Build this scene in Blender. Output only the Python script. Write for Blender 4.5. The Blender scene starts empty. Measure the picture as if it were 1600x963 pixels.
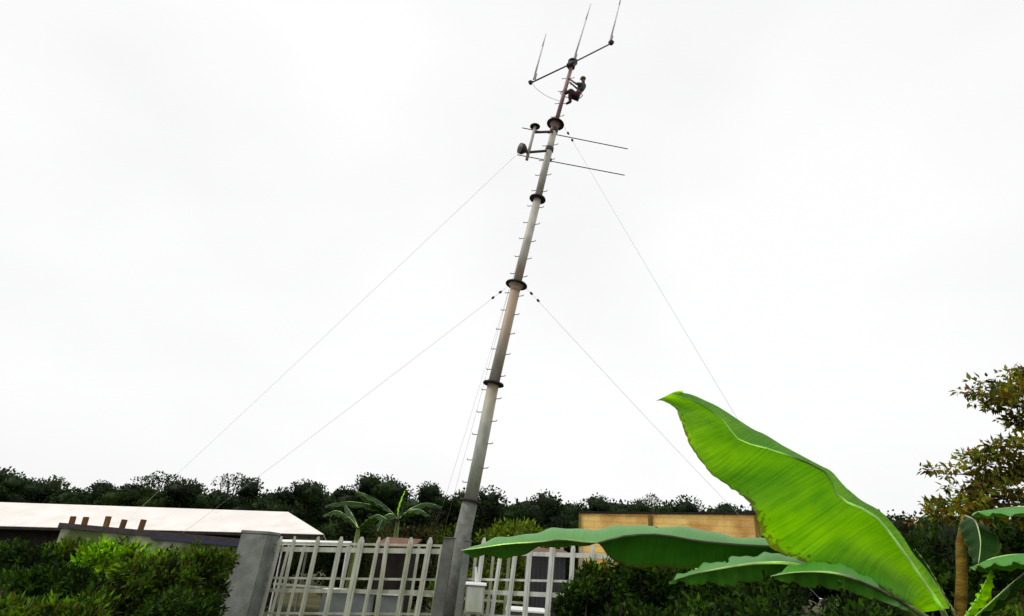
import bpy, bmesh, math, random
import numpy as np
from mathutils import Vector, Matrix, Quaternion
R = math.radians
S = bpy.context.scene
C = S.collection
# ------------------------------------------------------------------ camera, sky, sun, exposure
EYE = Vector((0, 0, 2.0)); F = 913.0; TH = math.atan(418 / 913.0); ROLL = R(4.0)
fwd = Vector((0, math.cos(TH), math.sin(TH)))
upp = Vector((0, -math.sin(TH), math.cos(TH)))
cr = Vector((1, 0, 0)) * math.cos(ROLL) + upp * math.sin(ROLL)
cu = upp * math.cos(ROLL) - Vector((1, 0, 0)) * math.sin(ROLL)
cam = bpy.data.objects.new('camera', bpy.data.cameras.new('camera')); C.objects.link(cam)
m3 = Matrix((cr, cu, -fwd)).transposed()
cam.matrix_world = Matrix.Translation(EYE) @ m3.to_4x4()
cam.data.sensor_width = 36; cam.data.lens = 36 * F / 1600; cam.data.clip_start = .05; cam.data.clip_end = 3000
S.camera = cam
S.render.resolution_x = 1024; S.render.resolution_y = 616

SUN_EL, SUN_AZ = R(50), R(-100)       # azimuth measured from +Y towards +X: high on the left
w = bpy.data.worlds.new('World'); S.world = w; w.use_nodes = True
nt = w.node_tree; nt.nodes.clear()
sky = nt.nodes.new('ShaderNodeTexSky'); sky.sky_type = 'NISHITA'; sky.sun_disc = False
sky.sun_elevation = SUN_EL; sky.sun_rotation = SUN_AZ; sky.dust_density = 4
tc = nt.nodes.new('ShaderNodeTexCoord')
mp = nt.nodes.new('ShaderNodeMapping'); mp.inputs['Scale'].default_value = (1.2, 1.2, 2.2)
nz = nt.nodes.new('ShaderNodeTexNoise'); nz.inputs['Scale'].default_value = 1.3; nz.inputs['Detail'].default_value = 3; nz.inputs['Roughness'].default_value = .45
rp = nt.nodes.new('ShaderNodeValToRGB')
rp.color_ramp.elements[0].position = .3; rp.color_ramp.elements[0].color = (9.1, 9.1, 9.18, 1)
rp.color_ramp.elements[1].position = .62; rp.color_ramp.elements[1].color = (10.3, 10.3, 10.3, 1)
mx = nt.nodes.new('ShaderNodeMix'); mx.data_type = 'RGBA'; mx.inputs[0].default_value = .96
bg = nt.nodes.new('ShaderNodeBackground'); bg.inputs[1].default_value = .1
ow = nt.nodes.new('ShaderNodeOutputWorld')
L = nt.links.new
L(tc.outputs['Generated'], mp.inputs[0]); L(mp.outputs[0], nz.inputs['Vector']); L(nz.outputs['Fac'], rp.inputs[0])
L(sky.outputs[0], mx.inputs[6]); L(rp.outputs[0], mx.inputs[7]); L(mx.outputs[2], bg.inputs[0]); L(bg.outputs[0], ow.inputs[0])
sd = bpy.data.lights.new('sun', 'SUN'); sd.energy = 1.5; sd.angle = R(12); sd.color = (1, .96, .88)
so = bpy.data.objects.new('sun', sd); C.objects.link(so)
sdir = Vector((math.sin(SUN_AZ) * math.cos(SUN_EL), math.cos(SUN_AZ) * math.cos(SUN_EL), math.sin(SUN_EL)))
so.rotation_euler = sdir.to_track_quat('Z', 'Y').to_euler()
S.view_settings.view_transform = 'Standard'; S.view_settings.look = 'None'
S.view_settings.exposure = 0.0; S.view_settings.gamma = 1; S.view_settings.use_curve_mapping = False
S.render.engine = 'CYCLES'; S.cycles.max_bounces = 6; S.cycles.transparent_max_bounces = 4

# ------------------------------------------------------------------ helpers
def at(px, py, Y):
    """world point seen at photo pixel (px,py) on the upright plane at distance Y"""
    d = fwd * F + cr * (px - 800) - cu * (py - 481.5)
    return EYE + d * (Y / d.y)
def atz(px, py, z):
    d = fwd * F + cr * (px - 800) - cu * (py - 481.5)
    return EYE + d * ((z - EYE.z) / d.z)

def nodes(name):
    m = bpy.data.materials.new(name); m.use_nodes = True
    return m, m.node_tree, m.node_tree.nodes['Principled BSDF']
def mat(name, c1, c2=None, scale=4, rough=.7, metal=0, bump=.15, detail=6, stretch=(1, 1, 1), c3=None, s3=.8, t3=.55):
    m, t, b = nodes(name); l = t.links.new
    b.inputs['Roughness'].default_value = rough; b.inputs['Metallic'].default_value = metal
    b.inputs['Specular IOR Level'].default_value = .5 if metal > 0 or rough < .55 else .12
    c2 = c2 or tuple(v * .65 for v in c1)
    co = t.nodes.new('ShaderNodeTexCoord'); mp = t.nodes.new('ShaderNodeMapping'); mp.inputs['Scale'].default_value = stretch
    n = t.nodes.new('ShaderNodeTexNoise'); n.inputs['Scale'].default_value = scale; n.inputs['Detail'].default_value = detail
    r = t.nodes.new('ShaderNodeValToRGB'); r.color_ramp.elements[0].position = .34; r.color_ramp.elements[1].position = .66
    r.color_ramp.elements[0].color = (*c2, 1); r.color_ramp.elements[1].color = (*c1, 1)
    l(co.outputs['Object'], mp.inputs[0]); l(mp.outputs[0], n.inputs['Vector']); l(n.outputs['Fac'], r.inputs[0])
    out = r.outputs[0]
    if c3:
        n3 = t.nodes.new('ShaderNodeTexNoise'); n3.inputs['Scale'].default_value = s3; n3.inputs['Detail'].default_value = 5
        l(mp.outputs[0], n3.inputs['Vector'])
        r3 = t.nodes.new('ShaderNodeValToRGB'); r3.color_ramp.elements[0].position = t3 - .04; r3.color_ramp.elements[1].position = t3 + .08
        l(n3.outputs['Fac'], r3.inputs[0])
        k = t.nodes.new('ShaderNodeMix'); k.data_type = 'RGBA'; k.inputs[7].default_value = (*c3, 1)
        l(r3.outputs[0], k.inputs[0]); l(out, k.inputs[6]); out = k.outputs[2]
    l(out, b.inputs['Base Color'])
    if bump:
        bp = t.nodes.new('ShaderNodeBump'); bp.inputs['Strength'].default_value = bump; bp.inputs['Distance'].default_value = .02
        nb = t.nodes.new('ShaderNodeTexNoise'); nb.inputs['Scale'].default_value = scale * 6; nb.inputs['Detail'].default_value = 4
        l(mp.outputs[0], nb.inputs['Vector']); l(nb.outputs['Fac'], bp.inputs['Height']); l(bp.outputs[0], b.inputs['Normal'])
    return m
def leafmat(name, cols, trans=.3, tcol=None, rough=.6, spec=.12, vs=2.4):
    """each leaf (mesh island) takes its own colour from the ramp"""
    m, t, b = nodes(name); l = t.links.new
    g = t.nodes.new('ShaderNodeNewGeometry'); r = t.nodes.new('ShaderNodeValToRGB'); cr_ = r.color_ramp
    while len(cr_.elements) < len(cols): cr_.elements.new(.5)
    for i, c in enumerate(cols):
        cr_.elements[i].position = i / max(1, len(cols) - 1); cr_.elements[i].color = (*c, 1)
    l(g.outputs['Random Per Island'], r.inputs[0])
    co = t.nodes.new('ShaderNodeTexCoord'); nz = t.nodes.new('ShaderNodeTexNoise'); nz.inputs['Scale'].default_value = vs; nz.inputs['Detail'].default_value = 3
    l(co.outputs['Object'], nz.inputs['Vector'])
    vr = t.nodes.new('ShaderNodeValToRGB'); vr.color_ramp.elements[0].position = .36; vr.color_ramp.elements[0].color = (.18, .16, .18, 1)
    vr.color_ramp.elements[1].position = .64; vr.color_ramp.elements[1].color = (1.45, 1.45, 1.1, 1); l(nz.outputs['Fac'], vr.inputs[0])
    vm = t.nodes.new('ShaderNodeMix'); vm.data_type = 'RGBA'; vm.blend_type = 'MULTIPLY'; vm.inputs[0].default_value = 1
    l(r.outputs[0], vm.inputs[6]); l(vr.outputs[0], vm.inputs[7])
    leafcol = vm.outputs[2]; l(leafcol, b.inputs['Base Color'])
    b.inputs['Roughness'].default_value = rough; b.inputs['Specular IOR Level'].default_value = spec
    tr = t.nodes.new('ShaderNodeBsdfTranslucent'); hs = t.nodes.new('ShaderNodeMix'); hs.data_type = 'RGBA'; hs.blend_type = 'MULTIPLY'
    hs.inputs[0].default_value = 1; hs.inputs[7].default_value = (*(tcol or (2.2, 2.6, .6)), 1)
    l(leafcol, hs.inputs[6]); l(hs.outputs[2], tr.inputs[0])
    k = t.nodes.new('ShaderNodeMixShader'); k.inputs[0].default_value = trans
    l(b.outputs[0], k.inputs[1]); l(tr.outputs[0], k.inputs[2]); l(k.outputs[0], t.nodes['Material Output'].inputs[0])
    return m

def thing(name, label, cat, loc=(0, 0, 0), group=None):
    o = bpy.data.objects.new(name, None); C.objects.link(o); o.empty_display_size = .2
    o.location = loc; o['label'] = label; o['category'] = cat
    if group: o['group'] = group
    return o
def tag(o, label=None, cat=None, group=None, kind=None):
    if label: o['label'] = label
    if cat: o['category'] = cat
    if group: o['group'] = group
    if kind: o['kind'] = kind
    return o
def linkmesh(name, me, m, parent=None, smooth=False):
    """mesh is in world coordinates; moved into the parent's frame (roots are never rotated)"""
    o = bpy.data.objects.new(name, me); C.objects.link(o)
    if m is not None:
        for x in (m if isinstance(m, (list, tuple)) else [m]): me.materials.append(x)
    if smooth:
        me.polygons.foreach_set('use_smooth', [True] * len(me.polygons))
    if parent:
        p = Vector((0, 0, 0)); q = parent
        while q: p += q.location; q = q.parent
        me.transform(Matrix.Translation(-p)); o.parent = parent
    return o
def obj(name, bm, m, parent=None, smooth=False):
    bmesh.ops.recalc_face_normals(bm, faces=bm.faces[:])
    me = bpy.data.meshes.new(name); bm.to_mesh(me); bm.free()
    return linkmesh(name, me, m, parent, smooth)
def frame(d, ref=None):
    d = d.normalized()
    ref = ref or (Vector((0, 0, 1)) if abs(d.z) < .95 else Vector((1, 0, 0)))
    s = d.cross(ref)
    if s.length < 1e-4: s = d.cross(Vector((1, 0, 0)))
    s.normalize(); return s, s.cross(d).normalized()
def tube(bm, pts, rad, n=8, caps=True):
    pts = [Vector(p) for p in pts]
    if not isinstance(rad, (list, tuple)): rad = [rad] * len(pts)
    rings = []; s = None
    for i, p in enumerate(pts):
        d = (pts[min(i + 1, len(pts) - 1)] - pts[max(i - 1, 0)])
        if s is None: s, u = frame(d)
        else:
            u = s.cross(d.normalized()).normalized(); s = d.normalized().cross(u).normalized()
        rings.append([bm.verts.new(p + (s * math.cos(a) + u * math.sin(a)) * rad[i]) for a in [2 * math.pi * k / n for k in range(n)]])
    for a, b in zip(rings, rings[1:]):
        for k in range(n): bm.faces.new((a[k], a[(k + 1) % n], b[(k + 1) % n], b[k]))
    if caps:
        for r_ in (rings[0], rings[-1]):
            try: bm.faces.new(r_)
            except ValueError: pass
def hexa(bm, c, bev=0):
    """8 corners: bottom 4, top 4 in the same order"""
    v = [bm.verts.new(Vector(p)) for p in c]
    fs = [bm.faces.new([v[i] for i in q]) for q in ((3, 2, 1, 0), (4, 5, 6, 7), (0, 1, 5, 4), (1, 2, 6, 5), (2, 3, 7, 6), (3, 0, 4, 7))]
    if bev:
        es = list({e for f in fs for e in f.edges})
        bmesh.ops.bevel(bm, geom=es, offset=bev, segments=2, affect='EDGES')
def box(bm, x0, x1, y0, y1, z0, z1, bev=0):
    hexa(bm, [(x0, y0, z0), (x1, y0, z0), (x1, y1, z0), (x0, y1, z0), (x0, y0, z1), (x1, y0, z1), (x1, y1, z1), (x0, y1, z1)], bev)
def beam(bm, p, q, wx, wy, side=None, bev=0):
    p = Vector(p); q = Vector(q); d = (q - p).normalized()
    s = Vector(side) if side else Vector((1, 0, 0))
    s = (s - d * s.dot(d)).normalized(); u = s.cross(d).normalized()
    s *= wx / 2; u *= wy / 2
    hexa(bm, [p - s - u, p + s - u, p + s + u, p - s + u, q - s - u, q + s - u, q + s + u, q - s + u], bev)
def B(): return bmesh.new()
def lerp(a, b, t): return a + (b - a) * t

# numpy leaf clouds -------------------------------------------------
def leaf_arrays(P, D, length, width, rng, fold=.25, jitter=.35):
    n = len(P); D = D / (np.linalg.norm(D, axis=1, keepdims=True) + 1e-9)
    rv = rng.normal(size=(n, 3)); rv[:, 2] += .8
    Sd = np.cross(D, rv); Sd /= (np.linalg.norm(Sd, axis=1, keepdims=True) + 1e-9)
    U = np.cross(Sd, D)
    ln = (length * (1 + jitter * rng.uniform(-1, 1, n)))[:, None]; wd = ln * (width / length) * .5
    mid = P + D * ln * .45 - U * ln * .04
    base = P; tip = P + D * ln - U * ln * .12
    Lf = mid + Sd * wd + U * wd * fold; Rt = mid - Sd * wd + U * wd * fold
    V = np.stack([base, Lf, mid, Rt, tip], 1).reshape(-1, 3)
    idx = np.arange(n)[:, None] * 5
    T = np.array([[0, 2, 1], [0, 3, 2], [2, 4, 1], [2, 3, 4]])
    Fc = (idx[:, None, :] + T[None]).reshape(-1, 3)
    return V, Fc
def mesh_from(name, V, Fc):
    me = bpy.data.meshes.new(name)
    me.vertices.add(len(V)); me.vertices.foreach_set('co', V.astype(np.float32).ravel())
    me.loops.add(len(Fc) * 3); me.loops.foreach_set('vertex_index', Fc.astype(np.int32).ravel())
    me.polygons.add(len(Fc)); me.polygons.foreach_set('loop_start', np.arange(len(Fc), dtype=np.int32) * 3)
    me.polygons.foreach_set('loop_total', np.full(len(Fc), 3, np.int32))
    me.update(); me.validate(); return me
def cloud(clumps, n, length, width, rng, up=.2, out=.7, shell=.55):
    """clumps: (x,y,z,rx,ry,rz); leaves thick near each clump's skin, fewer inside"""
    c = np.array(clumps, float); vol = (c[:, 3] * c[:, 4] * c[:, 5]) ** (2 / 3); pr = vol / vol.sum()
    k = rng.choice(len(c), n, p=pr); d = rng.normal(size=(n, 3)); d /= np.linalg.norm(d, axis=1, keepdims=True)
    r = (shell + (1 - shell) * rng.uniform(0, 1, n) + .05 * rng.normal(size=n).clip(-2, 1.3))[:, None]
    P = c[k, :3] + d * r * c[k, 3:6]
    D = d * out + rng.normal(size=(n, 3)) * .6; D[:, 2] += up
    return leaf_arrays(P, D, length, width, rng)
def cores(clumps, rng, f=.62):
    """irregular dense inner foliage lumps so crowns are not see-through everywhere"""
    bm = bmesh.new(); bmesh.ops.create_icosphere(bm, subdivisions=2, radius=1)
    bv = np.array([v.co[:] for v in bm.verts]); bf = np.array([[v.index for v in f_.verts] for f_ in bm.faces]); bm.free()
    Vs, Fs, o = [], [], 0
    for c in clumps:
        V = bv * (f * (1 + .22 * rng.normal(size=(len(bv), 1)))) * np.array(c[3:6]) + np.array(c[:3])
        Vs.append(V); Fs.append(bf + o); o += len(V)
    return np.concatenate(Vs), np.concatenate(Fs)
def foliage(name, clumps, n, length, width, m, parent, seed, core=.62, **kw):
    rng = np.random.default_rng(seed)
    V, Fc = cloud(clumps, n, length, width, rng, **kw)
    if core:
        V2, F2 = cores(clumps, rng, core); Fc = np.concatenate([Fc, F2 + len(V)]); V = np.concatenate([V, V2])
    return linkmesh(name, mesh_from(name, V, Fc), m, parent)

# ------------------------------------------------------------------ materials
M = {}
M['galv'] = mat('galvanised_pole', (.52, .5, .43), (.32, .32, .28), 3, .6, .15, .1, stretch=(1, 1, .5), c3=(.40, .30, .21), s3=.5, t3=.56)
M['galv_green'] = mat('weathered_pole', (.45, .47, .39), (.29, .31, .25), 4, .65, .15, .12, stretch=(1, 1, .5), c3=(.36, .29, .2), s3=.7, t3=.6)
M['redsteel'] = mat('red_oxide_steel', (.34, .2, .19), (.22, .13, .13), 5, .6, .1, .1)
M['flange'] = mat('dark_flange', (.045, .03, .032), (.02, .014, .018), 6, .6, .2, .1)
M['darksteel'] = mat('dark_steel', (.06, .045, .045), (.025, .02, .022), 8, .5, .4, .1)
M['maroon'] = mat('maroon_steel', (.1, .03, .04), (.05, .015, .022), 8, .5, .2, .1)
M['peg'] = mat('peg_steel', (.16, .14, .12), (.08, .07, .06), 8, .5, .4, 0)
M['whip'] = mat('fibreglass', (.7, .72, .72), (.6, .62, .62), 8, .5, 0, 0)
M['wire'] = mat('guy_wire', (.6, .61, .63), (.5, .51, .53), 20, .4, .6, 0)
M['concrete'] = mat('concrete', (.25, .26, .24), (.15, .16, .145), 3, .85, 0, .4, c3=(.13, .13, .1), s3=1.1, t3=.6)
M['fence'] = mat('fence_paint', (.52, .53, .44), (.34, .36, .27), 6, .6, 0, .1, stretch=(1, 1, .3), c3=(.24, .27, .12), s3=1.6, t3=.6)
M['fence_w'] = mat('fence_paint_white', (.66, .67, .62), (.48, .5, .44), 6, .55, 0, .1, stretch=(1, 1, .3), c3=(.32, .38, .2), s3=1.6, t3=.62)
M['post'] = mat('grey_post', (.2, .205, .18), (.12, .125, .11), 5, .75, 0, .2)
M['cabinet'] = mat('cabinet_grey', (.25, .28, .28), (.17, .19, .19), 3, .5, .1, .05)
M['white'] = mat('white_paint', (.82, .82, .8), (.72, .72, .7), 5, .6, 0, .05)
M['roof'] = mat('white_roof_sheet', (.85, .81, .77), (.72, .68, .64), 1.2, .6, 0, .1, c3=(.74, .7, .66), s3=.3)
_t = M['roof'].node_tree; _w = _t.nodes.new('ShaderNodeTexWave'); _w.inputs['Scale'].default_value = 1.6; _w.inputs['Distortion'].default_value = .15
_b = [n for n in _t.nodes if n.type == 'BUMP'][0]; _c = [n for n in _t.nodes if n.type == 'TEX_COORD'][0]
_t.links.new(_c.outputs['Object'], _w.inputs['Vector']); _t.links.new(_w.outputs['Fac'], _b.inputs['Height']); _b.inputs['Strength'].default_value = .25; _b.inputs['Distance'].default_value = .03
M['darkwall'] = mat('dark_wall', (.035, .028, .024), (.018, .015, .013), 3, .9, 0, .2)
M['blue'] = mat('blue_sheet', (.016, .018, .08), (.01, .012, .04), 3, .5, 0, .1)
M['wood'] = mat('post_wood', (.2, .1, .035), (.1, .045, .02), 5, .8, 0, .3, stretch=(1, 1, .2), c3=(.24, .2, .03), s3=1.2)
M['render'] = mat('mossy_render', (.34, .36, .24), (.17, .2, .1), 2, .9, 0, .3, c3=(.09, .13, .04), s3=1.2, t3=.52)
M['bark'] = mat('bark', (.13, .09, .06), (.06, .045, .03), 8, .9, 0, .5, stretch=(1, 1, .3))
M['brown_stem'] = mat('brown_stem', (.26, .17, .02), (.1, .055, .01), 5, .8, 0, .8, stretch=(1, 1, 5), c3=(.1, .1, .02), s3=2)
M['rust'] = mat('rusty_sheet', (.2, .1, .065), (.1, .06, .04), 4, .8, 0, .2)
M['skin'] = mat('skin', (.16, .09, .06), (.12, .065, .045), 10, .6, 0, 0)
M['shirt'] = mat('shirt', (.1, .115, .11), (.05, .06, .06), 12, .9, 0, .1)
M['trousers'] = mat('trousers', (.06, .02, .026), (.03, .012, .016), 12, .9, 0, .1)
M['helmet'] = mat('helmet', (.3, .31, .3), (.25, .26, .25), 12, .4, 0, 0)
M['sock'] = mat('boot', (.03, .03, .03), (.02, .02, .02), 12, .6, 0, 0)

def ochre_mat():
    m, t, b = nodes('ochre_block_wall'); l = t.links.new
    co = t.nodes.new('ShaderNodeTexCoord'); br = t.nodes.new('ShaderNodeTexBrick')
    mp = t.nodes.new('ShaderNodeMapping'); mp.inputs['Rotation'].default_value = (R(90), 0, 0)
    br.inputs['Scale'].default_value = 1; br.inputs['Brick Width'].default_value = .42; br.inputs['Row Height'].default_value = .21
    br.inputs['Mortar Size'].default_value = .013; br.inputs['Color1'].default_value = (.92, .64, .22, 1); br.inputs['Color2'].default_value = (.88, .58, .19, 1)
    br.inputs['Mortar'].default_value = (.8, .55, .2, 1); b.inputs['Roughness'].default_value = .9
    n = t.nodes.new('ShaderNodeTexNoise'); n.inputs['Scale'].default_value = 1.2; n.inputs['Detail'].default_value = 6
    r = t.nodes.new('ShaderNodeValToRGB'); r.color_ramp.elements[0].position = .35; r.color_ramp.elements[0].color = (.66, .5, .36, 1)
    r.color_ramp.elements[1].position = .6; r.color_ramp.elements[1].color = (1.02, 1.02, .95, 1)
    k = t.nodes.new('ShaderNodeMix'); k.data_type = 'RGBA'; k.blend_type = 'MULTIPLY'; k.inputs[0].default_value = 1
    l(co.outputs['Object'], mp.inputs[0]); l(mp.outputs[0], br.inputs['Vector']); l(co.outputs['Object'], n.inputs['Vector'])
    l(n.outputs['Fac'], r.inputs[0]); l(br.outputs['Color'], k.inputs[6]); l(r.outputs[0], k.inputs[7]); l(k.outputs[2], b.inputs['Base Color'])
    bp = t.nodes.new('ShaderNodeBump'); bp.inputs['Distance'].default_value = .01; l(br.outputs['Fac'], bp.inputs['Height']); bp.invert = True
    l(bp.outputs[0], b.inputs['Normal'])
    return m
M['ochre'] = ochre_mat()

def banana_mat(name, base, trans_c, ft, sp=.25):
    """UV: u along the leaf, v across; ribbed veins run across the blade"""
    m, t, b = nodes(name); l = t.links.new
    uv = t.nodes.new('ShaderNodeUVMap'); uv.uv_map = 'UVMap'
    mp = t.nodes.new('ShaderNodeMapping'); mp.inputs['Scale'].default_value = (150, 1.0, 1)
    n = t.nodes.new('ShaderNodeTexNoise'); n.inputs['Scale'].default_value = 1; n.inputs['Detail'].default_value = 3; n.inputs['Roughness'].default_value = .6
    l(uv.outputs[0], mp.inputs[0]); l(mp.outputs[0], n.inputs['Vector'])
    mp2 = t.nodes.new('ShaderNodeMapping'); mp2.inputs['Scale'].default_value = (6, 1.5, 1)
    n2 = t.nodes.new('ShaderNodeTexNoise'); n2.inputs['Scale'].default_value = 1.4; n2.inputs['Detail'].default_value = 5
    l(uv.outputs[0], mp2.inputs[0]); l(mp2.outputs[0], n2.inputs['Vector'])
    ad = t.nodes.new('ShaderNodeMath'); ad.operation = 'ADD'; l(n.outputs['Fac'], ad.inputs[0]); l(n2.outputs['Fac'], ad.inputs[1])
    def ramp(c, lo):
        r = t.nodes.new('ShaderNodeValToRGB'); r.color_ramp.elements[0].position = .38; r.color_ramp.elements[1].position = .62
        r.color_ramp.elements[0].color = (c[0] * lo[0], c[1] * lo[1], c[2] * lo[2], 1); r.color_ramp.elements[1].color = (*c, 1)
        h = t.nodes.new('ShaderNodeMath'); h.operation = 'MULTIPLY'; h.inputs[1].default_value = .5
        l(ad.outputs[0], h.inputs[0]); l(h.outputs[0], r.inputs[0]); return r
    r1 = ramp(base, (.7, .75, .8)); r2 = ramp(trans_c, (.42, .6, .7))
    # browned, speckled blade margin
    sx = t.nodes.new('ShaderNodeSeparateXYZ'); l(uv.outputs[0], sx.inputs[0])
    ab = t.nodes.new('ShaderNodeMath'); ab.operation = 'ABSOLUTE'; l(sx.outputs['Y'], ab.inputs[0])
    mr = t.nodes.new('ShaderNodeMapRange'); mr.inputs[1].default_value = .78; mr.inputs[2].default_value = 1.0; mr.inputs[3].default_value = -.22; mr.inputs[4].default_value = .12; l(ab.outputs[0], mr.inputs[0])
    mp3 = t.nodes.new('ShaderNodeMapping'); mp3.inputs['Scale'].default_value = (60, 14, 1); l(uv.outputs[0], mp3.inputs[0])
    n3 = t.nodes.new('ShaderNodeTexNoise'); n3.inputs['Scale'].default_value = 1; n3.inputs['Detail'].default_value = 4; l(mp3.outputs[0], n3.inputs['Vector'])
    a3 = t.nodes.new('ShaderNodeMath'); a3.operation = 'ADD'; l(n3.outputs['Fac'], a3.inputs[0]); l(mr.outputs[0], a3.inputs[1])
    e3 = t.nodes.new('ShaderNodeMapRange'); e3.inputs[1].default_value = .52; e3.inputs[2].default_value = .6; l(a3.outputs[0], e3.inputs[0])
    def brown(src, col):
        q = t.nodes.new('ShaderNodeMix'); q.data_type = 'RGBA'; q.inputs[7].default_value = (*col, 1); l(e3.outputs[0], q.inputs[0]); l(src, q.inputs[6]); return q.outputs[2]
    l(brown(r1.outputs[0], (.09, .08, .01)), b.inputs['Base Color']); b.inputs['Roughness'].default_value = .42; b.inputs['Specular IOR Level'].default_value = sp
    bp = t.nodes.new('ShaderNodeBump'); bp.inputs['Strength'].default_value = .35; bp.inputs['Distance'].default_value = .01
    l(n.outputs['Fac'], bp.inputs['Height']); l(bp.outputs[0], b.inputs['Normal'])
    tr = t.nodes.new('ShaderNodeBsdfTranslucent'); l(brown(r2.outputs[0], (.25, .3, .01)), tr.inputs[0]); l(bp.outputs[0], tr.inputs['Normal'])
    k = t.nodes.new('ShaderNodeMixShader'); k.inputs[0].default_value = ft
    l(b.outputs[0], k.inputs[1]); l(tr.outputs[0], k.inputs[2]); l(k.outputs[0], t.nodes['Material Output'].inputs[0])
    return m
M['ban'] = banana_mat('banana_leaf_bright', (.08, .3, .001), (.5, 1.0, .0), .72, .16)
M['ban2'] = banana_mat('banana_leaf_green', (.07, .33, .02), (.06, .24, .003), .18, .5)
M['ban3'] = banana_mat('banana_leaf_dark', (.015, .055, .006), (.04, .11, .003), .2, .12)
M['rib'] = leafmat('leaf_rib', [(.2, .4, .02)], .3)
M['petiole'] = mat('petiole_green', (.17, .22, .03), (.09, .14, .02), 6, .5, 0, .1)

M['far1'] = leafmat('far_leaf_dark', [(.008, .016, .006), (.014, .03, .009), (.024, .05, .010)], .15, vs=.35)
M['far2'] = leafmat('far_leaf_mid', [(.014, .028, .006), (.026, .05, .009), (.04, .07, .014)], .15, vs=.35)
M['olive'] = leafmat('olive_leaf', [(.05, .08, .008), (.1, .15, .012), (.16, .2, .02)], .25)
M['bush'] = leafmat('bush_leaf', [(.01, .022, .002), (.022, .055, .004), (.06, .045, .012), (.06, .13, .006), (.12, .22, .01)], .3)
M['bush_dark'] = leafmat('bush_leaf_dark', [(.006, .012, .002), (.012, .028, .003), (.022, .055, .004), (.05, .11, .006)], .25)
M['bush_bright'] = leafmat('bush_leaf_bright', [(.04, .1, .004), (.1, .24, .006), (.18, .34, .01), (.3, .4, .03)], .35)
M['autumn'] = leafmat('reddish_leaf', [(.32, .09, .03), (.04, .1, .01), (.03, .07, .01), (.3, .24, .02), (.16, .22, .02), (.22, .24, .02)], .3, (1.5, 1.4, .8))
M['scrub'] = leafmat('brown_scrub', [(.03, .03, .01), (.06, .045, .02), (.03, .045, .01)], .2)
M['ground'] = mat('ground_grass', (.06, .08, .02), (.05, .04, .02), .6, .95, 0, .5, c3=(.09, .065, .04), s3=.2)

# ------------------------------------------------------------------ ground
bm = B(); bmesh.ops.create_grid(bm, x_segments=60, y_segments=60, size=900)
rg = random.Random(3)
for v in bm.verts:
    if v.co.length > 60: v.co.z += rg.uniform(-.3, .3)
g = obj('ground', bm, M['ground'], None); g.location.y = 400; tag(g, kind='structure')

# ------------------------------------------------------------------ far forest: one mass at the back, single trees in front
clumps = []
rg = random.Random(11)
for i in range(150):
    px = -260 + i * 14; Y = rg.uniform(86, 98)
    top = at(px, 755 + max(0, (px - 300)) * .036 + rg.uniform(0, 11), Y)
    r = rg.uniform(3, 4.6)
    clumps.append((top.x, top.y, top.z - r, r * 1.2, r, r))
    clumps.append((top.x + rg.uniform(-2, 2), top.y - 2, top.z * .45, r * 1.4, r, top.z * .45))
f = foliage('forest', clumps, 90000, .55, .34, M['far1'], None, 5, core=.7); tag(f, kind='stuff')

def far_tree(name, label, cat, px, topy, Y, wpx, m, seed, style='round', n=2600, group='trees along the far forest edge'):
    rg = random.Random(seed)
    top = at(px, topy, Y); base = Vector((top.x, Y, 0)); H = top.z
    W = (at(px + wpx / 2, topy, Y) - at(px - wpx / 2, topy, Y)).length / 2
    t = thing(name, label, cat, base, group)
    bm = B(); hub = base + Vector((rg.uniform(-.3, .3), 0, H * .5))
    tube(bm, [base + Vector((0, 0, -.1)), lerp(base, hub, .5) + Vector((.1, 0, 0)), hub], [.32, .25, .2], 8)
    cl = []
    nb = 9 if style == 'round' else 7
    for k in range(nb):
        a = 2 * math.pi * k / nb + rg.uniform(-.3, .3); rr = W * rg.uniform(.45, .78)
        if style == 'round': z = H * rg.uniform(.55, .84); r = W * rg.uniform(.3, .45); rz = r * .8
        elif style == 'umbrella': z = H * rg.uniform(.86, .93); r = W * rg.uniform(.28, .4); rz = H * .06
        else: z = H * rg.uniform(.5, .85); r = W * rg.uniform(.28, .4); rz = r * .6
        p = Vector((base.x + math.cos(a) * rr, base.y + math.sin(a) * rr, z))
        cl.append((*p, r, r, rz)); tube(bm, [hub, lerp(hub, p, .6) + Vector((0, 0, -.3)), p], [.14, .09, .05], 6)
    if style != 'umbrella':
        cl.append((base.x, base.y, H - W * .33, W * .4, W * .4, W * .34)); cl.append((base.x, base.y, H * .5, W * .7, W * .7, H * .25))
        cl.append((base.x, base.y, H * .24, W * .8, W * .7, H * .24))
    else: cl.append((base.x, base.y, H - H * .05, W * .4, W * .4, H * .05))
    obj('trunk', bm, M['bark'], t)
    foliage('crown', cl, n if style == 'umbrella' else n * 3, W * .1 if style == 'umbrella' else W * .065, W * .05 if style == 'umbrella' else W * .04, m, t, seed, core=(.0 if style == 'umbrella' else .68), shell=.6)
    return t
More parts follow.
